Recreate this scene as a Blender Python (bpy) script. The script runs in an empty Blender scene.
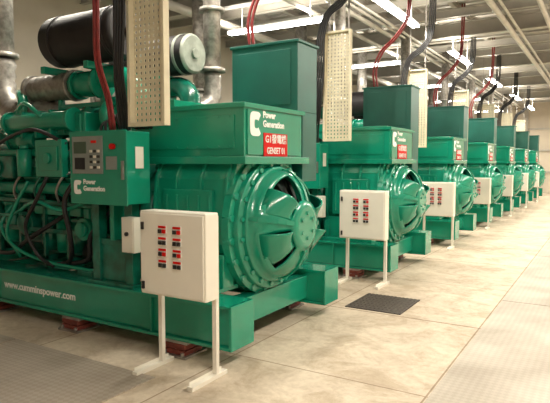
import bpy, bmesh, math, random
from mathutils import Vector, Matrix
random.seed(3)
sc=bpy.context.scene
try:
    sc.view_settings.view_transform='Standard'
    sc.view_settings.look='None'
except Exception: pass
COL=sc.collection
# ------------------------------------------------------------ materials
def mat(name,col,rough=.5,metal=0,noise=0.0,nscale=6,bump=0,bscale=40,emit=None,coat=0,dark=None,spec=None):
    m=bpy.data.materials.new(name); m.use_nodes=True
    nt=m.node_tree; b=nt.nodes['Principled BSDF']
    b.inputs['Roughness'].default_value=rough; b.inputs['Metallic'].default_value=metal
    if coat: b.inputs['Coat Weight'].default_value=coat
    if spec is not None: b.inputs['Specular IOR Level'].default_value=spec
    c=(*col,1)
    b.inputs['Base Color'].default_value=c
    tc=nt.nodes.new('ShaderNodeTexCoord')
    if noise:
        n=nt.nodes.new('ShaderNodeTexNoise'); n.inputs['Scale'].default_value=nscale; n.inputs['Detail'].default_value=5
        nt.links.new(tc.outputs['Object'],n.inputs['Vector'])
        r=nt.nodes.new('ShaderNodeValToRGB')
        d=dark or tuple(x*(1-noise) for x in col)
        r.color_ramp.elements[0].position=.35; r.color_ramp.elements[0].color=(*d,1)
        r.color_ramp.elements[1].position=.65; r.color_ramp.elements[1].color=c
        nt.links.new(n.outputs['Fac'],r.inputs['Fac']); nt.links.new(r.outputs['Color'],b.inputs['Base Color'])
    if bump:
        n2=nt.nodes.new('ShaderNodeTexNoise'); n2.inputs['Scale'].default_value=bscale
        nt.links.new(tc.outputs['Object'],n2.inputs['Vector'])
        bp=nt.nodes.new('ShaderNodeBump'); bp.inputs['Strength'].default_value=bump; bp.inputs['Distance'].default_value=.01
        nt.links.new(n2.outputs['Fac'],bp.inputs['Height']); nt.links.new(bp.outputs['Normal'],b.inputs['Normal'])
    if emit:
        b.inputs['Emission Color'].default_value=(*emit[0],1); b.inputs['Emission Strength'].default_value=emit[1]
    return m
GREEN=mat('green_paint',(.006,.275,.170),.24,0,.15,3,.04,60,coat=.4)
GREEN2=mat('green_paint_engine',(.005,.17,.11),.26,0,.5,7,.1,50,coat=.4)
TEAL=mat('dark_green_box_paint',(.008,.115,.088),.42,0,.2,3)
BLACK=mat('black_rubber',(.012,.012,.013),.5,0,.3,20)
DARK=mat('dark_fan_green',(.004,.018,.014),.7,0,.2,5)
BROWN=mat('dark_air_cleaner',(.014,.011,.012),.6,0,.4,8)
CAPM=mat('dull_grey_green_cap',(.30,.33,.28),.5,.3,.3,10)
STEEL=mat('brushed_steel',(.42,.39,.36),.35,.7,.35,8,.1,60)
FLEX=mat('flexible_steel',(.46,.43,.39),.4,.5,.5,14,.3,80)
WHITE=mat('white_enamel',(.80,.76,.67),.35,0,.05,4)
CREAM=mat('cream_steel',(.74,.67,.49),.45,.05,.12,6)
RED=mat('red_paint',(.60,.008,.005),.6,0,.08,5,spec=.15)
REDC=mat('red_cable',(.24,.018,.018),.45,0,.2,12)
RUST=mat('red_brown_rubber',(.22,.045,.03),.7,0,.4,15)
WTXT=mat('white_lettering',(.85,.88,.85),.5,0,.03,5)
GRAYP=mat('grey_panel',(.24,.27,.25),.4,0,.1,8)
LCD=mat('lcd_screen',(.05,.09,.06),.2,0,.05,8)
TUBE=mat('fluorescent_tube',(1,1,.95),.4,0,0,emit=((1,.98,.92),18))
LAMPW=mat('lamp_housing',(.8,.8,.78),.4,0,.03,5)
WALL=mat('wall_plaster',(.62,.55,.45),.85,0,.12,1.2,.2,30)
DECK=mat('ceiling_deck',(.45,.42,.375),.55,.1,.14,1.5)
BEAM=mat('beam_paint',(.44,.41,.36),.5,0,.15,3)
PIPEM=mat('conduit_paint',(.60,.56,.49),.4,.1,.15,3)
GRATE=mat('dark_grate',(.10,.082,.068),.7,.2,.4,30,.5,60)
def floor_mat():
    m=bpy.data.materials.new('concrete_floor'); m.use_nodes=True; nt=m.node_tree; b=nt.nodes['Principled BSDF']
    tc=nt.nodes.new('ShaderNodeTexCoord')
    def noise(s,d,a,c0,e,c1,dist=0):
        n=nt.nodes.new('ShaderNodeTexNoise'); n.inputs['Scale'].default_value=s; n.inputs['Detail'].default_value=d; n.inputs['Roughness'].default_value=.7; n.inputs['Distortion'].default_value=dist
        nt.links.new(tc.outputs['Object'],n.inputs['Vector'])
        r=nt.nodes.new('ShaderNodeValToRGB')
        r.color_ramp.elements[0].position=a; r.color_ramp.elements[0].color=(*c0,1)
        r.color_ramp.elements[1].position=e; r.color_ramp.elements[1].color=(*c1,1)
        nt.links.new(n.outputs['Fac'],r.inputs['Fac']); return r.outputs['Color']
    def mul(a,c):
        mx=nt.nodes.new('ShaderNodeMix'); mx.data_type='RGBA'; mx.blend_type='MULTIPLY'; mx.inputs['Factor'].default_value=1
        nt.links.new(a,mx.inputs['A']); nt.links.new(c,mx.inputs['B']); return mx.outputs['Result']
    def bricks(w,h,lx,ly,c2,mort,ms):
        bk=nt.nodes.new('ShaderNodeTexBrick'); bk.offset=0
        bk.inputs['Scale'].default_value=1; bk.inputs['Brick Width'].default_value=w; bk.inputs['Row Height'].default_value=h
        bk.inputs['Mortar Size'].default_value=ms; bk.inputs['Mortar Smooth'].default_value=.15
        bk.inputs['Color1'].default_value=(1,1,1,1); bk.inputs['Color2'].default_value=(c2,c2,c2,1); bk.inputs['Mortar'].default_value=(*mort,1)
        mp=nt.nodes.new('ShaderNodeMapping'); mp.inputs['Location'].default_value=(lx,ly,0)
        nt.links.new(tc.outputs['Object'],mp.inputs['Vector']); nt.links.new(mp.outputs['Vector'],bk.inputs['Vector']); return bk.outputs['Color']
    base=noise(.8,9,.3,(.52,.43,.33),.68,(.72,.62,.49))
    stain=noise(2.3,8,.38,(.76,.72,.67),.54,(1,1,1),.8)
    speck=noise(14,4,.35,(.86,.84,.82),.6,(1,1,1))
    c=mul(mul(base,speck),stain)
    c=mul(c,bricks(1.7,3.85,1.07,-.02,.94,(.52,.46,.40),.008))
    c=mul(c,bricks(13,3.85,6,-1.95,1,(.50,.44,.38),.014))
    nt.links.new(c,b.inputs['Base Color'])
    n3=nt.nodes.new('ShaderNodeTexNoise'); n3.inputs['Scale'].default_value=3
    nt.links.new(tc.outputs['Object'],n3.inputs['Vector'])
    mr=nt.nodes.new('ShaderNodeMapRange'); mr.inputs['To Min'].default_value=.5; mr.inputs['To Max'].default_value=.85
    nt.links.new(n3.outputs['Fac'],mr.inputs['Value']); nt.links.new(mr.outputs['Result'],b.inputs['Roughness'])
    return m
FLOOR=floor_mat()
def plate_mat(name,c1,c2):
    m=bpy.data.materials.new(name); m.use_nodes=True; nt=m.node_tree; b=nt.nodes['Principled BSDF']
    b.inputs['Metallic'].default_value=.1; b.inputs['Roughness'].default_value=.5
    tc=nt.nodes.new('ShaderNodeTexCoord'); mp=nt.nodes.new('ShaderNodeMapping')
    mp.inputs['Rotation'].default_value=(0,0,math.radians(45)); mp.inputs['Scale'].default_value=(26,26,26)
    nt.links.new(tc.outputs['Object'],mp.inputs['Vector'])
    ck=nt.nodes.new('ShaderNodeTexChecker'); ck.inputs['Scale'].default_value=1
    ck.inputs['Color1'].default_value=(*c1,1); ck.inputs['Color2'].default_value=(*c2,1)
    nt.links.new(mp.outputs['Vector'],ck.inputs['Vector'])
    n=nt.nodes.new('ShaderNodeTexNoise'); n.inputs['Scale'].default_value=1.6; n.inputs['Detail'].default_value=6; nt.links.new(tc.outputs['Object'],n.inputs['Vector'])
    r=nt.nodes.new('ShaderNodeValToRGB'); r.color_ramp.elements[0].position=.35; r.color_ramp.elements[0].color=(.72,.69,.66,1); r.color_ramp.elements[1].position=.65; r.color_ramp.elements[1].color=(1,1,1,1)
    nt.links.new(n.outputs['Fac'],r.inputs['Fac'])
    mx=nt.nodes.new('ShaderNodeMix'); mx.data_type='RGBA'; mx.blend_type='MULTIPLY'; mx.inputs['Factor'].default_value=1
    nt.links.new(ck.outputs['Color'],mx.inputs['A']); nt.links.new(r.outputs['Color'],mx.inputs['B'])
    nt.links.new(mx.outputs['Result'],b.inputs['Base Color'])
    bp=nt.nodes.new('ShaderNodeBump'); bp.inputs['Strength'].default_value=.2; bp.inputs['Distance'].default_value=.003
    nt.links.new(ck.outputs['Fac'],bp.inputs['Height']); nt.links.new(bp.outputs['Normal'],b.inputs['Normal'])
    return m
PLATE=plate_mat('tread_plate',(.52,.465,.395),(.47,.42,.355))
PLATED=plate_mat('worn_tread_plate',(.48,.415,.345),(.42,.36,.295))
# ------------------------------------------------------------ builders
def cr(pts,n=8):
    pts=[Vector(p) for p in pts]
    if len(pts)<3: return pts
    P=[pts[0]*2-pts[1]]+pts+[pts[-1]*2-pts[-2]]
    out=[]
    for i in range(1,len(P)-2):
        p0,p1,p2,p3=P[i-1:i+3]
        for k in range(n):
            t=k/n
            out.append(.5*((2*p1)+(p2-p0)*t+(2*p0-5*p1+4*p2-p3)*t*t+(3*p1-p0-3*p2+p3)*t**3))
    out.append(pts[-1]); return out
class MB:
    def __init__(s): s.bm=bmesh.new()
    def box(s,x0,x1,y0,y1,z0,z1,rot=None,piv=None):
        v=[s.bm.verts.new(Vector((x,y,z))) for x in(x0,x1) for y in(y0,y1) for z in(z0,z1)]
        for f in((0,1,3,2),(4,6,7,5),(0,4,5,1),(2,3,7,6),(0,2,6,4),(1,5,7,3)): s.bm.faces.new([v[i] for i in f])
        if rot is not None:
            pv=Vector(piv) if piv else Vector(((x0+x1)/2,(y0+y1)/2,(z0+z1)/2))
            for a in v: a.co=rot@(a.co-pv)+pv
        return s
    def cyl(s,p0,p1,r0,r1=None,seg=24):
        r1=r0 if r1 is None else r1
        p0=Vector(p0);p1=Vector(p1); d=(p1-p0).normalized()
        a=d.orthogonal().normalized(); b=d.cross(a)
        A=[];B=[]
        for i in range(seg):
            t=2*math.pi*i/seg; o=a*math.cos(t)+b*math.sin(t)
            A.append(s.bm.verts.new(p0+o*r0)); B.append(s.bm.verts.new(p1+o*r1))
        for i in range(seg):
            j=(i+1)%seg; f=s.bm.faces.new((A[i],A[j],B[j],B[i])); f.smooth=True
        s.bm.faces.new(A[::-1]); s.bm.faces.new(B); return s
    def tube(s,pts,r,seg=10,n=8,corr=0):
        P=cr(pts,n)
        if corr:
            Q=[]
            for i in range(len(P)-1):
                k=max(1,int((P[i+1]-P[i]).length/corr))
                for q in range(k): Q.append(P[i].lerp(P[i+1],q/k))
            P=Q+[P[-1]]
        rings=[]; d=(P[1]-P[0]).normalized(); a=d.orthogonal().normalized()
        for i,p in enumerate(P):
            t=(P[min(i+1,len(P)-1)]-P[max(i-1,0)]).normalized()
            a=(a-t*a.dot(t)).normalized(); b=t.cross(a)
            rr=r*(1.0 if not corr else (1.08 if i%2 else .94))
            rings.append([s.bm.verts.new(p+(a*math.cos(2*math.pi*k/seg)+b*math.sin(2*math.pi*k/seg))*rr) for k in range(seg)])
        for i in range(len(rings)-1):
            for k in range(seg):
                l=(k+1)%seg; f=s.bm.faces.new((rings[i][k],rings[i][l],rings[i+1][l],rings[i+1][k])); f.smooth=True
        s.bm.faces.new(rings[0][::-1]); s.bm.faces.new(rings[-1]); return s
    def prof(s,yz,x0,x1,smooth=False):
        A=[s.bm.verts.new((x0,y,z)) for y,z in yz]; B=[s.bm.verts.new((x1,y,z)) for y,z in yz]; n=len(yz)
        for i in range(n):
            j=(i+1)%n; f=s.bm.faces.new((A[i],A[j],B[j],B[i])); f.smooth=smooth
        s.bm.faces.new(A[::-1]); s.bm.faces.new(B); return s
    def rev(s,pr,c,seg=48,skip=None,flat=()):
        rings=[]
        for x,r in pr:
            rings.append([s.bm.verts.new((x,c[0]+r*math.sin(2*math.pi*k/seg),c[1]+r*math.cos(2*math.pi*k/seg))) for k in range(seg)])
        for i in range(len(pr)-1):
            for k in range(seg):
                if skip and skip(i,360*(k+.5)/seg): continue
                l=(k+1)%seg; f=s.bm.faces.new((rings[i][k],rings[i][l],rings[i+1][l],rings[i+1][k])); f.smooth=i not in flat
        return s
    def obj(s,name,m,parent=None,bevel=0,loc=None,solid=0,label=None):
        bmesh.ops.recalc_face_normals(s.bm,faces=s.bm.faces)
        me=bpy.data.meshes.new(name); s.bm.to_mesh(me); s.bm.free()
        me.materials.append(m)
        o=bpy.data.objects.new(name,me); COL.objects.link(o)
        if parent: o.parent=parent
        if loc: o.location=loc
        if solid:
            q=o.modifiers.new('s','SOLIDIFY'); q.thickness=solid; q.offset=0
        if bevel:
            q=o.modifiers.new('b','BEVEL'); q.width=bevel; q.segments=2; q.limit_method='ANGLE'; q.angle_limit=math.radians(50)
        if label: o['label']=label
        return o
def empty(name,loc,label,cat,group=None):
    o=bpy.data.objects.new(name,None); COL.objects.link(o); o.location=loc; o.empty_display_size=.2
    o['label']=label;o['category']=cat
    if group:o['group']=group
    return o
def top(o,label,cat,group=None):
    o['label']=label;o['category']=cat
    if group:o['group']=group
    return o
def kids(o): return [c for c in list(bpy.data.objects) if c.parent==o]
def dup(o,off,parent=None):
    n=o.copy(); COL.objects.link(n)
    if parent is None: n.location=o.location+Vector(off)
    else: n.parent=parent
    for c in kids(o): dup(c,off,n)
    return n
def text(name,s,size,M,m,parent,bold=0.0,align='LEFT',sx=1):
    cu=bpy.data.curves.new(name,'FONT'); cu.body=s; cu.size=size; cu.offset=bold; cu.extrude=.0015; cu.align_x=align; cu.align_y='CENTER'; cu.resolution_u=3
    t=bpy.data.objects.new(name,cu); COL.objects.link(t)
    bpy.context.view_layer.update()
    dg=bpy.context.evaluated_depsgraph_get()
    me=bpy.data.meshes.new_from_object(t.evaluated_get(dg),depsgraph=dg)
    bpy.data.objects.remove(t); 
    me.transform(M@Matrix.Diagonal((sx,1,1,1)))
    me.materials.clear(); me.materials.append(m)
    o=bpy.data.objects.new(name,me); COL.objects.link(o); o.parent=parent
    return o
def MX(p): return Matrix.Translation(p)@Matrix(((0,0,1,0),(1,0,0,0),(0,1,0,0),(0,0,0,1)))
def MY(p): return Matrix.Translation(p)@Matrix(((1,0,0,0),(0,0,-1,0),(0,1,0,0),(0,0,0,1)))
S=3.85; N=7; YC=4.6; XE=-2.6; YF=34.0
# ------------------------------------------------------------ room
def struct(o): o['kind']='structure'; return o
struct(MB().box(-9.6,4.2,-3.2,YF+.2,-.2,0).obj('floor',FLOOR))
struct(MB().box(-9.6,-9.4,-3.2,YF+.2,0,5.6).obj('wall_left',WALL))
struct(MB().box(4,4.2,-3.2,YF+.2,0,5.6).obj('wall_right',WALL))
struct(MB().box(-9.4,4,YF,YF+.2,0,5.6).obj('wall_far',WALL))
struct(MB().box(-9.4,4,-3.2,-3,0,5.6).obj('wall_near',WALL))
b=MB(); y=-3.2
V0=[];V1=[]
while y<YF+.2:
    for dy,z in((0,5.3),(.12,5.3),(.16,5.38),(.26,5.38)):
        V0.append(b.bm.verts.new((-9.6,y+dy,z)));V1.append(b.bm.verts.new((4.2,y+dy,z)))
    y+=.3
for i in range(len(V0)-1): b.bm.faces.new((V0[i],V0[i+1],V1[i+1],V1[i]))
struct(b.obj('ceiling',DECK,solid=.02))
ti=1
for k in range(29):
    yy=-1+k*1.25
    if yy>YF-.2: break
    b=MB()
    if k%4==0:
        b.box(-9.4,4,yy-.12,yy+.12,4.78,4.81).box(-9.4,4,yy-.12,yy+.12,5.12,5.145).box(-9.4,4,yy-.012,yy+.012,4.8,5.13)
    else:
        b.box(-9.4,4,yy-.05,yy+.05,4.96,4.98).box(-9.4,4,yy-.05,yy+.05,5.13,5.145).box(-9.4,4,yy-.008,yy+.008,4.98,5.13)
    struct(b.obj('trim_%d'%ti,BEAM)); ti+=1
for k in range(16):
    xx=-9.0+k*.85
    b=MB(); b.box(xx-.05,xx+.05,-3,YF,5.15,5.17).box(xx-.05,xx+.05,-3,YF,5.27,5.29).box(xx-.01,xx+.01,-3,YF,5.16,5.28)
    struct(b.obj('trim_%d'%ti,BEAM)); ti+=1
for xx,r in((-4.55,.05),(-4.35,.03),(-4.2,.03),(-2.0,.06),(-1.85,.03),(-1.2,.05),(-7.2,.09),(-5.2,.05),(-.4,.07)):
    struct(MB().cyl((xx,-3,4.78-r),(xx,YF,4.78-r),r,seg=12).obj('trim_%d'%ti,PIPEM)); ti+=1
# cladding rails on the far wall
for z in(1.2,2.4,3.6): struct(MB().box(-9.4,4,YF-.1,YF,z-.05,z+.05).obj('trim_%d'%ti,BEAM)); ti+=1
for x in(-8,-6,-4,-2,0,2): struct(MB().box(x-.08,x+.08,YF-.16,YF,0,5.1).obj('trim_%d'%ti,BEAM)); ti+=1
b=MB().box(-9.4,-9.38,-3,YF,0,.12); struct(b.obj('baseboard_left',BEAM))
for i,(x0,x1,y0,y1) in enumerate([(-1.05,-.1,1.0,3.3),(-1.05,-.1,3.32,7.1),(-1.05,-.1,7.12,10.9),(-1.05,-.1,10.92,14.7),(-1.05,-.1,14.72,18.5),(-1.05,-.1,18.52,22.3),(-1.05,-.1,22.32,26.1)]):
    o=MB().box(x0,x1,y0,y1,0,.010).obj('floor_plate',PLATE,bevel=.002)
    top(o,'pale steel tread-plate trench cover set flush in the concrete floor','floor plate','trench cover plates')
for x0,x1,y0,y1 in((-6.4,-4.82,1.3,3.1),(-4.8,-3.0,1.3,3.1)):
    o=MB().box(x0,x1,y0,y1,0,.010).obj('floor_plate',PLATED,bevel=.002)
    top(o,'worn brownish steel tread plate in front of the generator','floor plate','trench cover plates')
b=MB()
for i in range(14): b.box(-2.6+i*.05,-2.575+i*.05,5.86,6.62,0,.010)
for i in range(9): b.box(-2.6,-1.925,5.86+i*.092,5.875+i*.092,0,.009)
b.box(-2.6,-1.925,5.86,6.62,0,.006)
top(b.obj('drain_grate',GRATE),'thin dark metal grating mat lying on the concrete floor','grate')
# ------------------------------------------------------------ generator set
G=empty('generator_set',(XE,YC,0),'large green diesel generator set on a green steel skid','generator','row of green generator sets')
b=MB()
for sgn in(-1,1):
    ya,yb=sorted((sgn*1.0,sgn*.72)); b.box(-5.4,0,ya,yb,.17,.49)
    ya,yb=sorted((sgn*1.04,sgn*.70)); b.box(-5.4,0.0,ya,yb,.14,.17); b.box(-5.4,0.0,ya,yb,.49,.52)
    b.box(-.02,.012,ya,yb,.14,.52)
    for xx in(-.9,-3.3,-4.3): 
        y0,y1=sorted((sgn*.995,sgn*1.035)); b.box(xx-.012,xx+.012,y0,y1,.17,.49)
for xx in(-.3,-1.35,-2.6,-3.9,-5.3): b.box(xx-.08,xx+.08,-.75,.75,.2,.45)
skid=b.obj('skid',GREEN,G,bevel=.006)
for xx in(-.6,-2.0,-3.4,-4.8):
    for sg in(-1,1):
        c=sg*.93
        MB().box(xx-.15,xx+.15,c-.15,c+.15,0,.02).box(xx-.13,xx+.13,c-.11,c+.11,.115,.14).cyl((xx,c-.09,.02),(xx,c-.09,.15),.015,seg=8).cyl((xx+.1,c-.13,.02),(xx+.1,c-.13,.05),.018,seg=6).cyl((xx-.1,c-.13,.02),(xx-.1,c-.13,.05),.018,seg=6).obj('mounting_plate',STEEL,skid,bevel=.003,label='grey steel mounting plate')
        MB().box(xx-.12,xx+.12,c-.12,c+.12,.02,.062).box(xx-.10,xx+.10,c-.1,c+.1,.062,.07).box(xx-.12,xx+.12,c-.12,c+.12,.07,.115).obj('vibration_mount',RUST,skid,bevel=.006,label='red-brown rubber vibration mount')
text('lettering','www.cumminspower.com',.112,MY((-3.17,-1.002,.34)),WTXT,skid,.002,sx=1.02)
# alternator frame
b=MB()
pts=[(-.5,1.70),(-.57,1.55),(-.6,1.3)]
for k in range(0,13):
    t=math.radians(90+k*15); pts.append((-.6*math.sin(t),1.1+.6*math.cos(t)) if k else (-.6,1.1))
pts+=[(.6,1.3),(.57,1.55),(.5,1.70)]
b.prof(pts,-1.25,-.3)
def scl(p,f): return [(y*f,1.1+(z-1.1)*f if z<1.69 else z) for y,z in p]
for xx in(-.36,-.66,-.96,-1.22): b.prof(scl(pts,1.05),xx-.018,xx+.018)
for sg in(-1,1):
    y0,y1=sorted((sg*.42,sg*.86)); b.box(-1.2,-.35,y0,y1,.52,.56)
    for xx in(-.4,-.75,-1.15):
        y0,y1=sorted((sg*.4,sg*.8)); b.box(xx-.015,xx+.015,y0,y1,.54,.82)
    y0,y1=sorted((sg*.5,sg*.66)); b.box(-1.2,-.35,y0,y1,.54,.86)
b.box(-1.1,-.5,-.635,-.59,.9,1.45)
for i in range(5): b.box(-1.06+i*.13,-1.03+i*.13,-.65,-.63,.95,1.4)
alt=b.obj('alternator',GREEN,G,bevel=.008)
# end cover : stepped bolted ring + bulging cast shroud, few large openings with curved vanes
C=(0,1.1)
wins=[(-38,66),(52,64),(128,46),(-122,50)]
pr=[(-.34,.60),(-.34,.69),(-.275,.69),(-.27,.65),(-.27,.635),(-.215,.63),(-.21,.62),(-.21,.565),(-.175,.56),(-.17,.55),(-.16,.525),(-.10,.515),(-.03,.48),(.04,.41),(.09,.32),(.115,.24),(.14,.23),(.155,.17),(.155,.001)]
def skip(i,a):
    if i not in(12,13,14): return False
    for k,(c,w) in enumerate(wins):
        if abs((a-c+180)%360-180)<w/2: return True
    return False
b=MB().rev(pr,C,72,skip,flat=(1,2,4,7,17))
def fin(c,th=.013,ex=.018):
    t=math.radians(c)
    v=[(-.17,.54),(-.09,.52),(-.02,.475),(.05,.40),(.095,.32),(.125,.24),(.06,.22),(-.06,.42),(-.17,.48)]
    A=[];B=[]
    for x,r in v:
        A.append(b.bm.verts.new((x+ex,r*math.sin(t)-th*math.cos(t),1.1+r*math.cos(t)+th*math.sin(t))))
        B.append(b.bm.verts.new((x+ex,r*math.sin(t)+th*math.cos(t),1.1+r*math.cos(t)-th*math.sin(t))))
    n=len(v)
    for i in range(n): j=(i+1)%n; b.bm.faces.new((A[i],A[j],B[j],B[i]))
    b.bm.faces.new(A[::-1]); b.bm.faces.new(B)
for c in(7,90,-80,180): fin(c)
for k in range(20):
    t=math.radians(k*18+9); y=.665*math.sin(t); z=1.1+.665*math.cos(t)
    b.cyl((-.34,y,z),(-.25,y,z),.028,seg=6)
    y=.592*math.sin(t); z=1.1+.592*math.cos(t); b.cyl((-.22,y,z),(-.185,y,z),.018,seg=6)
for k in range(6):
    t=math.radians(k*60); y=.12*math.sin(t); z=1.1+.12*math.cos(t)
    b.cyl((.14,y,z),(.175,y,z),.014,seg=6)
ec=b.obj('end_cover',GREEN,alt,solid=.018)
def hood(c,w,r0,r1,h):
    b=MB(); rows=[]
    n=14;m=8
    def px(r):
        for (xa,ra),(xb,rb) in zip(pr[9:],pr[10:]):
            if rb<=r<=ra: return xa+(xb-xa)*(ra-r)/(ra-rb)
        return .1
    for i in range(n+1):
        row=[]
        for j in range(m+1):
            f=i/n; g=j/m
            t=math.radians(c-w/2+w*f); r=r0+(r1-r0)*g
            x=px(r)+.004+h*math.sin(math.pi*g)**.7*(f**1.3)
            row.append(b.bm.verts.new((x,r*math.sin(t),1.1+r*math.cos(t))))
        rows.append(row)
    for i in range(n):
        for j in range(m):
            q=b.bm.faces.new((rows[i][j],rows[i+1][j],rows[i+1][j+1],rows[i][j+1])); q.smooth=True
    return b
for c,w,h in((-58,30,.10),(70,-28,.10),(120,-34,.11),(-115,40,.10)):
    hood(c,w,.255,.50,h).obj('curved_vane',GREEN,alt,solid=.014)
b=MB().rev([(-.16,.47),(-.1,.38),(-.04,.28),(-.02,.18)],C,48,lambda i,a:(a//15)%2==0)
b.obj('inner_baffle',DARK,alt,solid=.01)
b=MB().cyl((-.27,0,1.1),(-.24,0,1.1),.53,seg=36).cyl((-.24,0,1.1),(-.0,0,1.1),.17,seg=24)
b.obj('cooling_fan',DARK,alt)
# terminal box
b=MB().box(-1.6,-.2,-.54,.54,1.76,2.22).box(-1.65,-.14,-.61,.61,1.69,1.76).box(-1.63,-.17,-.57,.57,2.2,2.245)
b.box(-1.5,-.3,-.555,-.53,1.83,2.14)
b.box(-.21,-.185,-.50,.46,1.775,2.19)
for i in range(10):
    for z in(1.85,2.12): b.cyl((-1.47+i*.125,-.556,z),(-1.47+i*.125,-.566,z),.01,seg=6)
tb=b.obj('terminal_box',GREEN,alt,bevel=.008)
b=MB().box(-1.5,-1.1,-.45,.2,2.245,2.33).box(-.95,-.3,-.4,.1,2.245,2.27)
b.obj('box_lid',GREEN,alt,bevel=.006)
b=MB().box(-1.04,-.2,.45,.89,2.245,2.98).box(-1.04,-.2,.56,.89,1.5,2.245).box(-1.06,-.18,.43,.91,2.96,2.99).box(-.96,-.28,.44,.451,2.32,2.9)
b.obj('output_box',TEAL,alt,bevel=.006,label='dark green cable output box')
b=MB().box(-.185,-.178,-.24,.20,1.765,1.985); b.obj('sign_plate',RED,alt,label='red sign plate with white lettering')
text('lettering','Power\nGeneration',.085,MX((-.182,-.25,2.11)),WTXT,alt,.003)
def logo(M,w,parent):
    b=MB(); n=28; o=[];i_=[]
    for k in range(n+1):
        t=math.radians(34+292*k/n)
        cx=math.cos(t);cy=math.sin(t); e=.5
        fx=math.copysign(abs(cx)**e,cx); fy=math.copysign(abs(cy)**e,cy)
        o.append((fx*.46+.02,fy*.56)); i_.append((fx*.17+.09,fy*.20))
    A=[b.bm.verts.new(M@Vector((x*w,y*w,0))) for x,y in o]; B=[b.bm.verts.new(M@Vector((x*w,y*w,0))) for x,y in i_]
    for k in range(n): b.bm.faces.new((A[k],A[k+1],B[k+1],B[k]))
    return b.obj('logo_emblem',WTXT,parent,solid=.003)
logo(MX((-.182,-.38,2.06)),.20,alt)
# engine
b=MB().box(-4.9,-1.6,-.40,.40,.72,1.25).box(-4.7,-1.8,-.32,.32,.5,.75)
b.prof([(-.4,1.2),(-.62,1.36),(-.42,1.68),(-.15,1.42),(.15,1.42),(.42,1.68),(.62,1.36),(.4,1.2)],-4.9,-1.62)
b.rev([(-1.28,.001),(-1.28,.62),(-1.34,.66),(-1.40,.66),(-1.42,.6),(-1.6,.56),(-1.66,.45),(-1.66,.001)],C,36)
for k in range(18):
    t=math.radians(k*20); b.cyl((-1.28,.63*math.sin(t),1.1+.63*math.cos(t)),(-1.43,.63*math.sin(t),1.1+.63*math.cos(t)),.02,seg=6)
for xx in(-2.0,-4.4):
    for sg in(-1,1):
        y0,y1=sorted((sg*.3,sg*.85)); b.box(xx-.12,xx+.12,y0,y1,.52,.58); 
        y0,y1=sorted((sg*.35,sg*.6)); b.box(xx-.1,xx+.1,y0,y1,.56,.95)
for i in range(8):
    x=-1.95-i*.37
    b.box(x-.15,x+.15,-.43,-.39,.78,1.16); b.cyl((x,-.43,.97),(x,-.47,.97),.06,seg=12)
    for dx in(-.12,.12):
        for z in(.82,1.12): b.cyl((x+dx,-.43,z),(x+dx,-.445,z),.015,seg=6)
b.cyl((-4.9,0,.9),(-5.05,0,.9),.3).cyl((-5.05,0,.9),(-5.12,0,.9),.22).box(-5.0,-4.88,-.5,.5,.6,1.5)
b.box(-4.6,-1.95,-.17,.17,1.4,1.85)
eng=b.obj('engine',GREEN2,G,bevel=.01)
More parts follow.
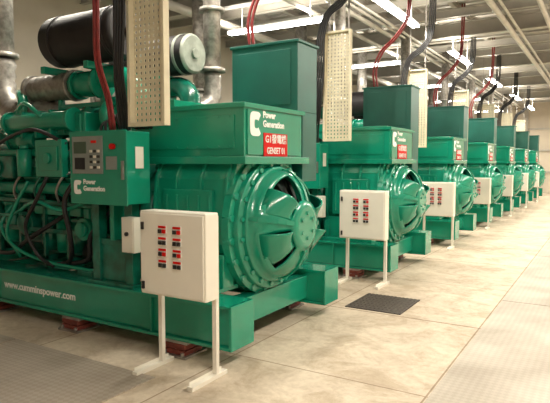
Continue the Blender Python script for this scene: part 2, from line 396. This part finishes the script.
for sg in(-1,1):
    R=Matrix.Rotation(math.radians(-32*sg),3,'X')
    for i in range(8):
        x=-1.92-i*.37
        b=MB()
        b.box(x-.165,x+.165,-.17,.17,1.42,1.6,rot=R,piv=(x,0,1.5)); b.box(x-.14,x+.14,-.13,.13,1.6,1.72,rot=R,piv=(x,0,1.5))
        b.cyl(R@Vector((0,0,.22))+Vector((x,0,1.5)),R@Vector((0,0,.25))+Vector((x,0,1.5)),.025,seg=8)
        for v in b.bm.verts: v.co.y+=sg*.52; v.co.z+=.04
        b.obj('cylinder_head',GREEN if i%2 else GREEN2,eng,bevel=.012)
    b=MB().tube([(-1.75,sg*.74,1.42),(-3.2,sg*.74,1.42),(-4.8,sg*.74,1.42)],.07,14)
    for i in range(8):
        x=-1.92-i*.37; b.cyl((x,sg*.74,1.42),(x,sg*.55,1.5),.05,seg=10); b.cyl((x-.18,sg*.74,1.42),(x-.15,sg*.74,1.42),.085,seg=12)
    b.obj('intake_manifold',GREEN,eng)
    b=MB().tube([(-4.8,sg*.3,1.86),(-3,sg*.3,1.88),(-2.1,sg*.3,1.95),(-1.8,sg*.34,2.1)],.085,14)
    for i in range(8):
        x=-1.92-i*.37; b.tube([(x,sg*.42,1.6),(x,sg*.36,1.76),(x,sg*.3,1.86)],.045,10,4)
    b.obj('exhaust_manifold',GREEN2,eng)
    b=MB(); c=Vector((-1.95,sg*.42,2.2))
    ring=[c+Vector((0,math.cos(t)*.14*(1+.1*t/6),math.sin(t)*.14*(1+.1*t/6))) for t in [k*.52 for k in range(12)]]
    b.tube(ring+[c+Vector((0,.2*sg,-.2))],.075,12,4)
    b.cyl(c+Vector((.02,0,0)),c+Vector((.16,0,0)),.10,.12).cyl(c+Vector((-.3,0,0)),c+Vector((0,0,0)),.09,.12).cyl(c+Vector((-.4,0,0)),c+Vector((-.28,0,0)),.16)
    b.obj('turbocharger',GREEN,eng)
    b=MB().tube([(-1.85,sg*.42,2.2),(-1.66,sg*.42,2.28),(-1.64,sg*.44,2.45),(-1.8,sg*.48,2.6),(-2.1,sg*.5,2.62)],.12,16)
    b.cyl((-1.85,sg*.42,2.2),(-1.8,sg*.42,2.22),.145).cyl((-2.5,sg*.5,2.56),(-2.1,sg*.5,2.56),.14).cyl((-2.1,sg*.5,2.56),(-2.05,sg*.5,2.56),.17)
    b.cyl((-2.4,sg*.5,2.56),(-2.44,sg*.5,2.56),.16)
    b.obj('intake_elbow',GREEN if sg<0 else GREEN2,eng)
    MB().tube([(-2.48,sg*.5,2.56),(-2.9,sg*.5,2.56),(-3.2,sg*.5,2.55)],.145,16,6,corr=.035).cyl((-2.52,sg*.5,2.56),(-2.48,sg*.5,2.56),.175).cyl((-3.25,sg*.5,2.55),(-3.2,sg*.5,2.55),.175).obj('insulated_pipe',FLEX,eng,label='silver insulated pipe section')
    b=MB()
    for xx in(-2.05,-2.75):
        b.box(xx-.03,xx+.03,sg*.5-.03,sg*.5+.03,1.6,2.72); b.box(xx-.035,xx+.035,sg*.5-.24,sg*.5+.24,2.68,2.76)
    b.box(-2.75,-2.05,sg*.5-.03,sg*.5+.03,2.3,2.36)
    b.box(-2.75,-2.1,sg*.5-.22,sg*.5+.02,2.0,2.24)
    for i in range(5): b.box(-2.7+i*.13,-2.67+i*.13,sg*.5-.24,sg*.5-.2,2.02,2.22)
    b.obj('support_frame',GREEN,eng,bevel=.01)
def seam(n,r,x,z0,z1,y,m=GREEN,nm='oil_filter'):
    b=MB().cyl((x,y,z0),(x,y,z1),r,seg=18).cyl((x,y,z1),(x,y,z1+.05),r*1.1,seg=18).cyl((x,y,z0-.02),(x,y,z0),r*.8,seg=18)
    b.cyl((x,y,z1+.05),(x,y,z1+.09),.03,seg=6)
    return b.obj(nm,m,eng)
for i,x in enumerate((-2.35,-2.6,-2.85)): seam(0,.09,x,.72,1.05,-.62,GREEN if i%2 else GREEN2)
for x in(-3.5,-3.75): seam(0,.1,x,.78,1.2,-.64,GREEN)
MB().box(-3.0,-2.2,-.72,-.42,1.12,1.22).box(-3.9,-3.35,-.72,-.42,1.26,1.34).obj('filter_head',GREEN,eng,bevel=.012)
MB().cyl((-2.25,-.56,.72),(-1.72,-.56,.72),.11).cyl((-2.15,-.56,.88),(-1.8,-.56,.88),.055).cyl((-2.28,-.56,.72),(-2.25,-.56,.72),.08).obj('starter_motor',BLACK,eng,label='black starter motor')
MB().box(-2.75,-2.3,-.86,-.78,1.55,1.95).box(-2.68,-2.36,-.875,-.86,1.62,1.88).cyl((-2.52,-.875,1.75),(-2.52,-.90,1.75),.06).obj('relay_box',GREEN,eng,bevel=.01)
MB().box(-3.75,-3.2,-.84,-.72,1.52,1.78).cyl((-3.48,-.84,1.65),(-3.48,-.88,1.65),.09).obj('fuel_pump_cover',GREEN2,eng,bevel=.02)
MB().cyl((-3.0,-.82,1.55),(-3.0,-.82,1.85),.08).cyl((-3.0,-.82,1.85),(-3.0,-.82,1.9),.05).cyl((-3.4,-.66,1.95),(-2.95,-.66,1.95),.10).cyl((-3.42,-.66,1.95),(-3.4,-.66,1.95),.12).obj('coolant_filter',GREEN,eng)
MB().cyl((-2.1,-.62,1.0),(-2.1,-.78,1.0),.12).cyl((-2.1,-.78,1.0),(-2.1,-.82,1.0),.08).cyl((-2.1,-.7,1.0),(-2.1,-.7,1.22),.05).obj('water_pump',GREEN,eng,bevel=.006)
MB().cyl((-3.15,-.5,1.0),(-3.15,-.74,1.0),.14).cyl((-3.15,-.74,1.0),(-3.15,-.78,1.0),.1).box(-3.3,-3.0,-.6,-.5,.8,1.2).obj('pump_housing',GREEN2,eng,bevel=.008)
b=MB().cyl((-3.35,-.72,2.16),(-2.3,-.72,2.16),.105).cyl((-3.4,-.72,2.16),(-3.35,-.72,2.16),.13).cyl((-2.3,-.72,2.16),(-2.25,-.72,2.16),.13)
for x in(-3.1,-2.85,-2.6): b.box(x-.02,x+.02,-.78,-.5,1.98,2.28)
b.tube([(-3.2,-.72,2.2),(-3.2,-.68,2.4),(-3.35,-.6,2.5),(-3.5,-.5,2.52)],.06,10,6)
b.obj('heat_exchanger',GREEN,eng,bevel=.006)
b=MB()
for x in(-2.0,-2.4,-2.8,-3.25,-3.65,-4.05):
    b.box(x-.02,x+.02,-.74,-.42,.6,.66).box(x-.02,x+.02,-.74,-.70,.6,1.3).box(x-.05,x+.05,-.76,-.74,1.24,1.34)
b.box(-4.1,-1.95,-.75,-.71,.92,.97)
b.obj('side_bracket',GREEN2,eng,bevel=.004)
for x in(-3.3,-3.7,-4.1): MB().cyl((x,-.4,2.0),(x,-.4,2.12),.06).cyl((x,-.4,2.12),(x,-.4,2.15),.085).tube([(x,-.4,2.1),(x,-.3,2.2),(x-.1,-.15,2.15),(x-.12,0,1.9)],.03,8,6).obj('breather',GREEN,eng)
for i in range(7):
    x=-2.05-i*.37
    MB().tube([(x,-.82,1.28),(x+.04,-.88,1.4),(x+.1,-.84,1.55),(x+.12,-.7,1.62)],.013,6,5).obj('fuel_line',STEEL if i%2 else GREEN2,eng,label='thin fuel line')
hoses=[[(-2.5,-.7,1.12),(-2.7,-.86,.95),(-3.0,-.86,.8),(-3.3,-.8,.66),(-3.9,-.7,.6)],
[(-1.9,-.75,1.35),(-2.3,-.88,1.2),(-2.7,-.92,1.28),(-3.3,-.86,1.1),(-4.2,-.8,1.2)],
[(-2.1,-.8,1.6),(-2.2,-.92,1.3),(-2.15,-.9,.95),(-2.3,-.8,.65),(-2.8,-.7,.55)],
[(-3.3,-.7,1.3),(-3.35,-.9,1.0),(-3.1,-.9,.75),(-2.6,-.85,.62),(-1.9,-.8,.58)],
[(-3.9,-.8,1.7),(-3.6,-.93,1.4),(-3.55,-.93,1.05),(-3.8,-.8,.7)],
[(-2.9,-.85,1.5),(-3.05,-.93,1.2),(-3.2,-.93,.9),(-3.15,-.8,.62)],
[(-1.75,-.7,1.2),(-1.95,-.8,.95),(-2.0,-.8,.7),(-2.4,-.75,.6)],
[(-2.3,-.8,1.9),(-2.6,-.95,2.05),(-3.1,-.9,2.0),(-3.6,-.85,1.85)],
[(-2.7,-.8,2.2),(-2.9,-.85,2.35),(-3.3,-.7,2.3),(-3.7,-.6,2.1),(-4.2,-.55,2.0)],
[(-2.5,-.9,1.55),(-2.6,-.97,1.3),(-2.8,-.97,1.0),(-2.7,-.9,.7),(-2.5,-.85,.58)]]
for i,h in enumerate(hoses):
    g=i in(1,3,5,8)
    MB().tube(h,.020 if i%2 else .025,8,6).obj('hose',GREEN if g else BLACK,eng,label=None if g else 'black rubber hose')
pipes=[[(-4.9,-.78,1.28),(-3.5,-.8,1.28),(-1.8,-.78,1.25)],[(-4.8,-.6,1.75),(-4.0,-.72,1.8),(-3.2,-.72,1.82),(-2.2,-.7,1.8),(-1.9,-.55,1.95)],
[(-4.6,-.55,1.1),(-3.9,-.55,1.05),(-3.2,-.52,.95),(-2.2,-.5,.98)],[(-3.3,-.5,2.1),(-3.0,-.7,2.15),(-2.4,-.72,2.1),(-2.1,-.6,1.9),(-2.05,-.6,1.6)],
[(-3.5,-.66,1.95),(-3.8,-.7,2.05),(-4.1,-.6,2.0),(-4.5,-.5,1.9)]]
for i,h in enumerate(pipes):
    MB().tube(h,(.03,.045,.035,.05,.06)[i],10,6).obj('pipe',GREEN if i%2 else GREEN2,eng)
MB().tube([(-2.1,-.3,1.95),(-2.6,-.35,2.15),(-3.1,-.45,2.3),(-3.6,-.5,2.32),(-3.85,-.5,2.6),(-3.85,-.5,2.98)],.15,18,6,corr=.035).obj('flexible_exhaust',FLEX,G,label='silver corrugated exhaust bellows')
MB().tube([(-1.9,.5,2.25),(-1.8,.75,2.35),(-1.75,.98,2.5),(-1.75,1.0,2.84)],.11,16,6,corr=.035).obj('flexible_exhaust',FLEX,G,label='silver corrugated exhaust bellows')
for sg,x0,L,r,z in((-1,-1.66,1.12,.275,3.05),(1,-1.62,1.2,.235,2.99)):
    y=sg*.5
    ac=MB().cyl((x0-L,y,z),(x0-.03,y,z),r,seg=36).obj('air_cleaner',BROWN,G,bevel=.02,label='dark brown cylindrical air cleaner')
    MB().cyl((x0-.03,y,z),(x0,y,z),r+.005,r-.03,seg=36).cyl((x0,y,z),(x0+.03,y,z),.06,seg=12).obj('end_cap',CAPM if sg>0 else BROWN,ac,bevel=.008,label='dull grey-green end cap' if sg>0 else None)
    for xx in((x0-.12,x0-.95) if sg<0 else (x0-.14,x0-.65)): MB().cyl((xx-.02,y,z),(xx+.02,y,z),r+.008,seg=36).obj('clamp_band',CAPM if sg>0 else BROWN,ac,label='clamp band')
    MB().cyl((x0-L-.15,y,z),(x0-L,y,z),.1).obj('outlet_pipe',BLACK,ac)
# control panel
b=MB().box(-1.84,-1.09,-1.1,-.81,1.32,1.99).box(-1.85,-1.08,-1.115,-1.1,1.31,2.0)
b.box(-1.5,-1.44,-.95,-.75,.95,1.32)
cp=b.obj('control_panel',GREEN,G,bevel=.008)
MB().box(-1.75,-1.65,-.95,-.85,.52,1.32).box(-1.3,-1.2,-.95,-.85,.52,1.32).box(-1.75,-1.2,-.93,-.87,.9,.96).box(-1.8,-1.15,-1.0,-.8,.52,.55).box(-1.65,-1.3,-.92,-.9,.55,.9).obj('panel_stand',GREEN2,cp,bevel=.005)
MB().box(-1.8,-1.38,-1.125,-1.115,1.6,1.95).obj('instrument_panel',GRAYP,cp,bevel=.003,label='grey instrument panel')
MB().box(-1.77,-1.6,-1.13,-1.125,1.79,1.9).obj('display_screen',LCD,cp)
MB().box(-1.53,-1.46,-1.13,-1.125,1.885,1.91).obj('indicator_display',RED,cp)
for i in range(3):
    for j in range(4):
        x=-1.53+i*.05;z=1.66+j*.05
        MB().box(x-.014,x+.014,-1.135,-1.125,z-.012,z+.012).obj('push_button',(WHITE,BLACK,BLACK,WHITE)[(i*2+j)%4],cp)
MB().box(-1.76,-1.62,-1.13,-1.125,1.64,1.75).obj('keypad',BLACK,cp)
MB().cyl((-1.24,-1.115,1.85),(-1.24,-1.15,1.85),.026,seg=16).obj('emergency_stop',RED,cp)
MB().box(-1.13,-1.11,-1.135,-1.115,1.55,1.72).obj('door_handle',STEEL,cp)
MB().box(-1.34,-1.2,-1.12,-1.115,1.64,1.76).obj('label_plate',GRAYP,cp)
MB().box(-1.088,-1.083,-1.0,-.9,1.65,1.85).obj('label_plate',WHITE,cp)
logo(MY((-1.74,-1.118,1.47)),.12,cp)
text('lettering','Power\nGeneration',.064,MY((-1.66,-1.117,1.49)),WTXT,cp,.002)
jb=MB().box(-1.22,-1.06,-1.06,-.95,.875,1.2).box(-1.21,-1.07,-1.068,-1.06,.885,1.19).obj('junction_box',WHITE,G,bevel=.005,label='small white junction box')
MB().cyl((-1.14,-1.068,1.05),(-1.14,-1.085,1.05),.02,seg=10).obj('knob',BLACK,jb)
for i in range(5): MB().tube([(-1.6+i*.07,-.95,1.99),(-1.58+i*.05,-.93,2.08+.02*i),(-1.55+i*.05,-.8,2.12),(-1.5+i*.05,-.56,2.05)],.014,8,6).obj('control_cable',BLACK,G,label='black control cable')
gsets=[G]
for k in range(1,N): gsets.append(dup(G,(0,S*k,0)))
for k,g in enumerate(gsets):
    a=[c for c in kids(g) if c.name.startswith('alternator')][0]
    text('lettering','G%d發電機'%(k+1),.094,MX((-.176,-.02,1.925)),WTXT,a,.0012,'CENTER',sx=1.0)
    text('lettering','GENSET %02d'%(k+1),.088,MX((-.176,-.02,1.815)),WTXT,a,.0012,'CENTER',sx=.8)
# ------------------------------------------------------------ switch cabinets
K=empty('switch_cabinet_stand',(-2.88,3.36,0),'white electrical switch box on two white floor-standing posts','switch box','switch boxes beside the generators')
for sg in(-1,1):
    MB().box(sg*.285-.02,sg*.285+.02,-.02,.02,0,1.29).obj('post',WHITE,K,bevel=.003)
    MB().box(sg*.285-.025,sg*.285+.025,-.32,.12,0,.035).box(sg*.285-.025,sg*.285-.02,-.3,.1,.035,.06).obj('foot',WHITE,K,bevel=.003)
MB().box(-.285,.285,-.015,.015,1.1,1.14).box(-.285,.285,-.015,.015,.7,.74).obj('cross_bar',WHITE,K)
cab=MB().box(-.335,.335,-.18,-.022,.645,1.32).obj('cabinet',WHITE,K,bevel=.008)
dr=MB().box(-.322,.322,-.195,-.18,.66,1.305).obj('cabinet_door',WHITE,cab,bevel=.006)
for z in(1.2,.72): MB().box(-.30,-.28,-.212,-.195,z-.03,z+.03).obj('door_lock',BLACK,cab)
for i in range(4):
    for j in range(2):
        z=1.18-i*.09; x=-.08+j*.15
        MB().box(x-.042,x+.042,-.2,-.195,z-.032,z+.034).obj('switch_plate',WTXT,cab,bevel=.002)
        MB().box(x-.038,x+.038,-.206,-.2,z+.012,z+.030).obj('warning_label',RED,cab,label='red label strip')
        MB().box(x-.036,x-.006,-.212,-.2,z-.028,z+.002).obj('rocker_switch',BLACK,cab,label='black rocker switch')
        MB().box(x+.006,x+.036,-.212,-.2,z-.028,z+.002).obj('rocker_switch',RED if i%2==0 else BLACK,cab)
for k in range(1,N): dup(K,(0,S*k,0))
# ------------------------------------------------------------ cable trays
T=empty('cable_tray',(-3.41,3.52,0),'cream perforated steel cable tray hung vertically above the generator','cable tray','vertical perforated cable trays')
b=MB(); w=.37; nx,nz=7,30; z0,z1=2.05,3.58
cw=w/nx; ch=(z1-z0)/nz; e=.0175
for i in range(nx+1):
    x=-w/2+i*cw; b.box(max(x-e,-w/2),min(x+e,w/2),-.002,.002,z0,z1)
for j in range(nz+1):
    z=z0+j*ch; b.box(-w/2,w/2,-.0024,.0024,max(z-e*.8,z0),min(z+e*.8,z1))
b.obj('perforated_panel',CREAM,T)
MB().box(-w/2-.03,-w/2,-.06,.01,z0,z1).box(w/2,w/2+.03,-.06,.01,z0,z1).box(-w/2-.03,w/2+.03,-.06,.01,z0-.03,z0).box(-w/2-.03,w/2+.03,-.06,.01,z1,z1+.03).obj('side_rail',CREAM,T)
MB().box(w/2-.04,w/2-.02,.01,.03,2.9,5.3).box(-w/2+.02,-w/2+.04,.01,.03,2.9,5.3).box(-w/2,w/2,.01,.03,3.2,3.24).obj('hanger_strut',STEEL,T)
for k in range(1,N): dup(T,(0,S*k,0))
def drop(os,r,y=3.40):
    b=MB()
    for o in os:
        b.tube([(-3.9+o,3.64,2.01),(-3.87+o,3.58,2.2),(-3.73+o*.8,y+.02,2.5),(-3.70+o,y,3.0),(-3.69+o,y,3.5),(-3.56+o*.6,y,3.86-o*.5),(-3.30+o*.4,y,4.06-o*.8),(-3.16+o,y,4.35),(-3.14+o,y,5.3)],r,8,6)
    return b
cb=top(drop([.036*i for i in range(4)],.015).obj('power_cable_bundle',BLACK),'black power cable bundle rising beside the tray to the ceiling','cable','black cable bundles')
b=MB()
for i in range(2):
    o=i*.055
    b.tube([(-3.5+o,5.2,3.0),(-3.52+o,5.2,3.3),(-3.42+o,5.24,3.6),(-3.2+o,5.28,3.82),(-3.0+o*.7,5.3,4.1),(-2.95+o*.7,5.3,4.5),(-2.95+o,5.3,5.3)],.018,8,6)
rb=top(b.obj('red_conduit',REDC),'dark red cable conduits curving down from the ceiling','conduit','red cable conduits')
b=MB()
for o in(0,.04): b.tube([(-3.99+o,3.60,2.01),(-3.98+o,3.54,2.3),(-3.90+o,3.36,2.6),(-3.84+o,3.30,3.0),(-3.83+o,3.30,4.0),(-3.83+o,3.30,5.3)],.016,8,6)
rd=top(b.obj('red_conduit',REDC),'dark red cables dropping straight to the control panel','conduit','red cable conduits')
ex=MB().cyl((-4.35,5.6,2.85),(-4.35,5.6,5.3),.11).cyl((-4.35,5.6,2.85),(-4.35,5.6,2.9),.17).cyl((-4.35,5.6,3.6),(-4.35,5.6,3.65),.16).obj('exhaust_pipe',FLEX)
top(ex,'grey steel exhaust pipe rising from the engine to the ceiling','pipe','exhaust pipes')
ex2=MB().cyl((-6.45,4.1,3.0),(-6.45,4.1,5.3),.14).cyl((-6.45,4.1,3.0),(-6.45,4.1,3.05),.19).obj('exhaust_pipe',FLEX)
top(ex2,'silver insulated exhaust pipe rising from the engine to the ceiling','pipe','exhaust pipes')
for k in range(1,N):
    for o in(cb,ex,ex2): dup(o,(0,S*k,0))
    if k<4: dup(rb,(0,S*k,0))
# ------------------------------------------------------------ lights
def lamp(loc,along,L=2.3,power=70,up=.7):
    e=empty('ceiling_light',loc,'long white twin-tube fluorescent batten hung below the ceiling','light','fluorescent ceiling lights')
    e.rotation_euler=(0,0,0 if along=='X' else math.pi/2)
    b=MB().box(-L/2,L/2,-.05,.05,.02,.07).box(-L/2,-L/2+.03,-.07,.07,-.03,.03).box(L/2-.03,L/2,-.07,.07,-.03,.03)
    for x in(-L*.35,L*.35): b.cyl((x,0,.07),(x,0,5.3-loc[2]),.008,seg=6)
    b.obj('lamp_housing',LAMPW,e)
    for y in(-.045,.045): MB().cyl((-L/2+.03,y,-.005),(L/2-.03,y,-.005),.034,seg=10).obj('lamp_tube',TUBE,e)
    for z,rx,p in((-.07,0,power),(.10,math.pi,power*up)):
        ld=bpy.data.lights.new('tube_light','AREA'); ld.shape='RECTANGLE'; ld.size=L; ld.size_y=.15; ld.energy=p; ld.color=(1,.925,.79)
        lo=bpy.data.objects.new('tube_light',ld); COL.objects.link(lo); lo.parent=e; lo.location=(0,0,z); lo.rotation_euler=(rx,0,0)
for y in(4.9,9.9,14.9,19.9,24.9,30): lamp((-3.4,y,4.45),'Y',power=92)
for y in(4.5,9.6,14.75,19.9,25,31): lamp((-5.85,y,4.45),'X',power=82)
for y,p in((.5,155),(5.5,165),(10.5,230),(15.5,240),(20.5,250),(25.5,260),(31,280)): lamp((.6,y,4.45),'Y',power=p,up=.5)  # unseen row over the aisle, added to brighten the floor and far end
w=bpy.data.worlds.new('w'); sc.world=w; w.use_nodes=True
w.node_tree.nodes['Background'].inputs[0].default_value=(.9,.85,.78,1); w.node_tree.nodes['Background'].inputs[1].default_value=.6
cd=bpy.data.cameras.new('camera'); cam=bpy.data.objects.new('camera',cd); COL.objects.link(cam)
cam.location=(0,0,1.7); cam.rotation_euler=(math.radians(90-4.04),0,math.radians(31.35)); cd.lens=35.67; cd.sensor_width=36
sc.camera=cam
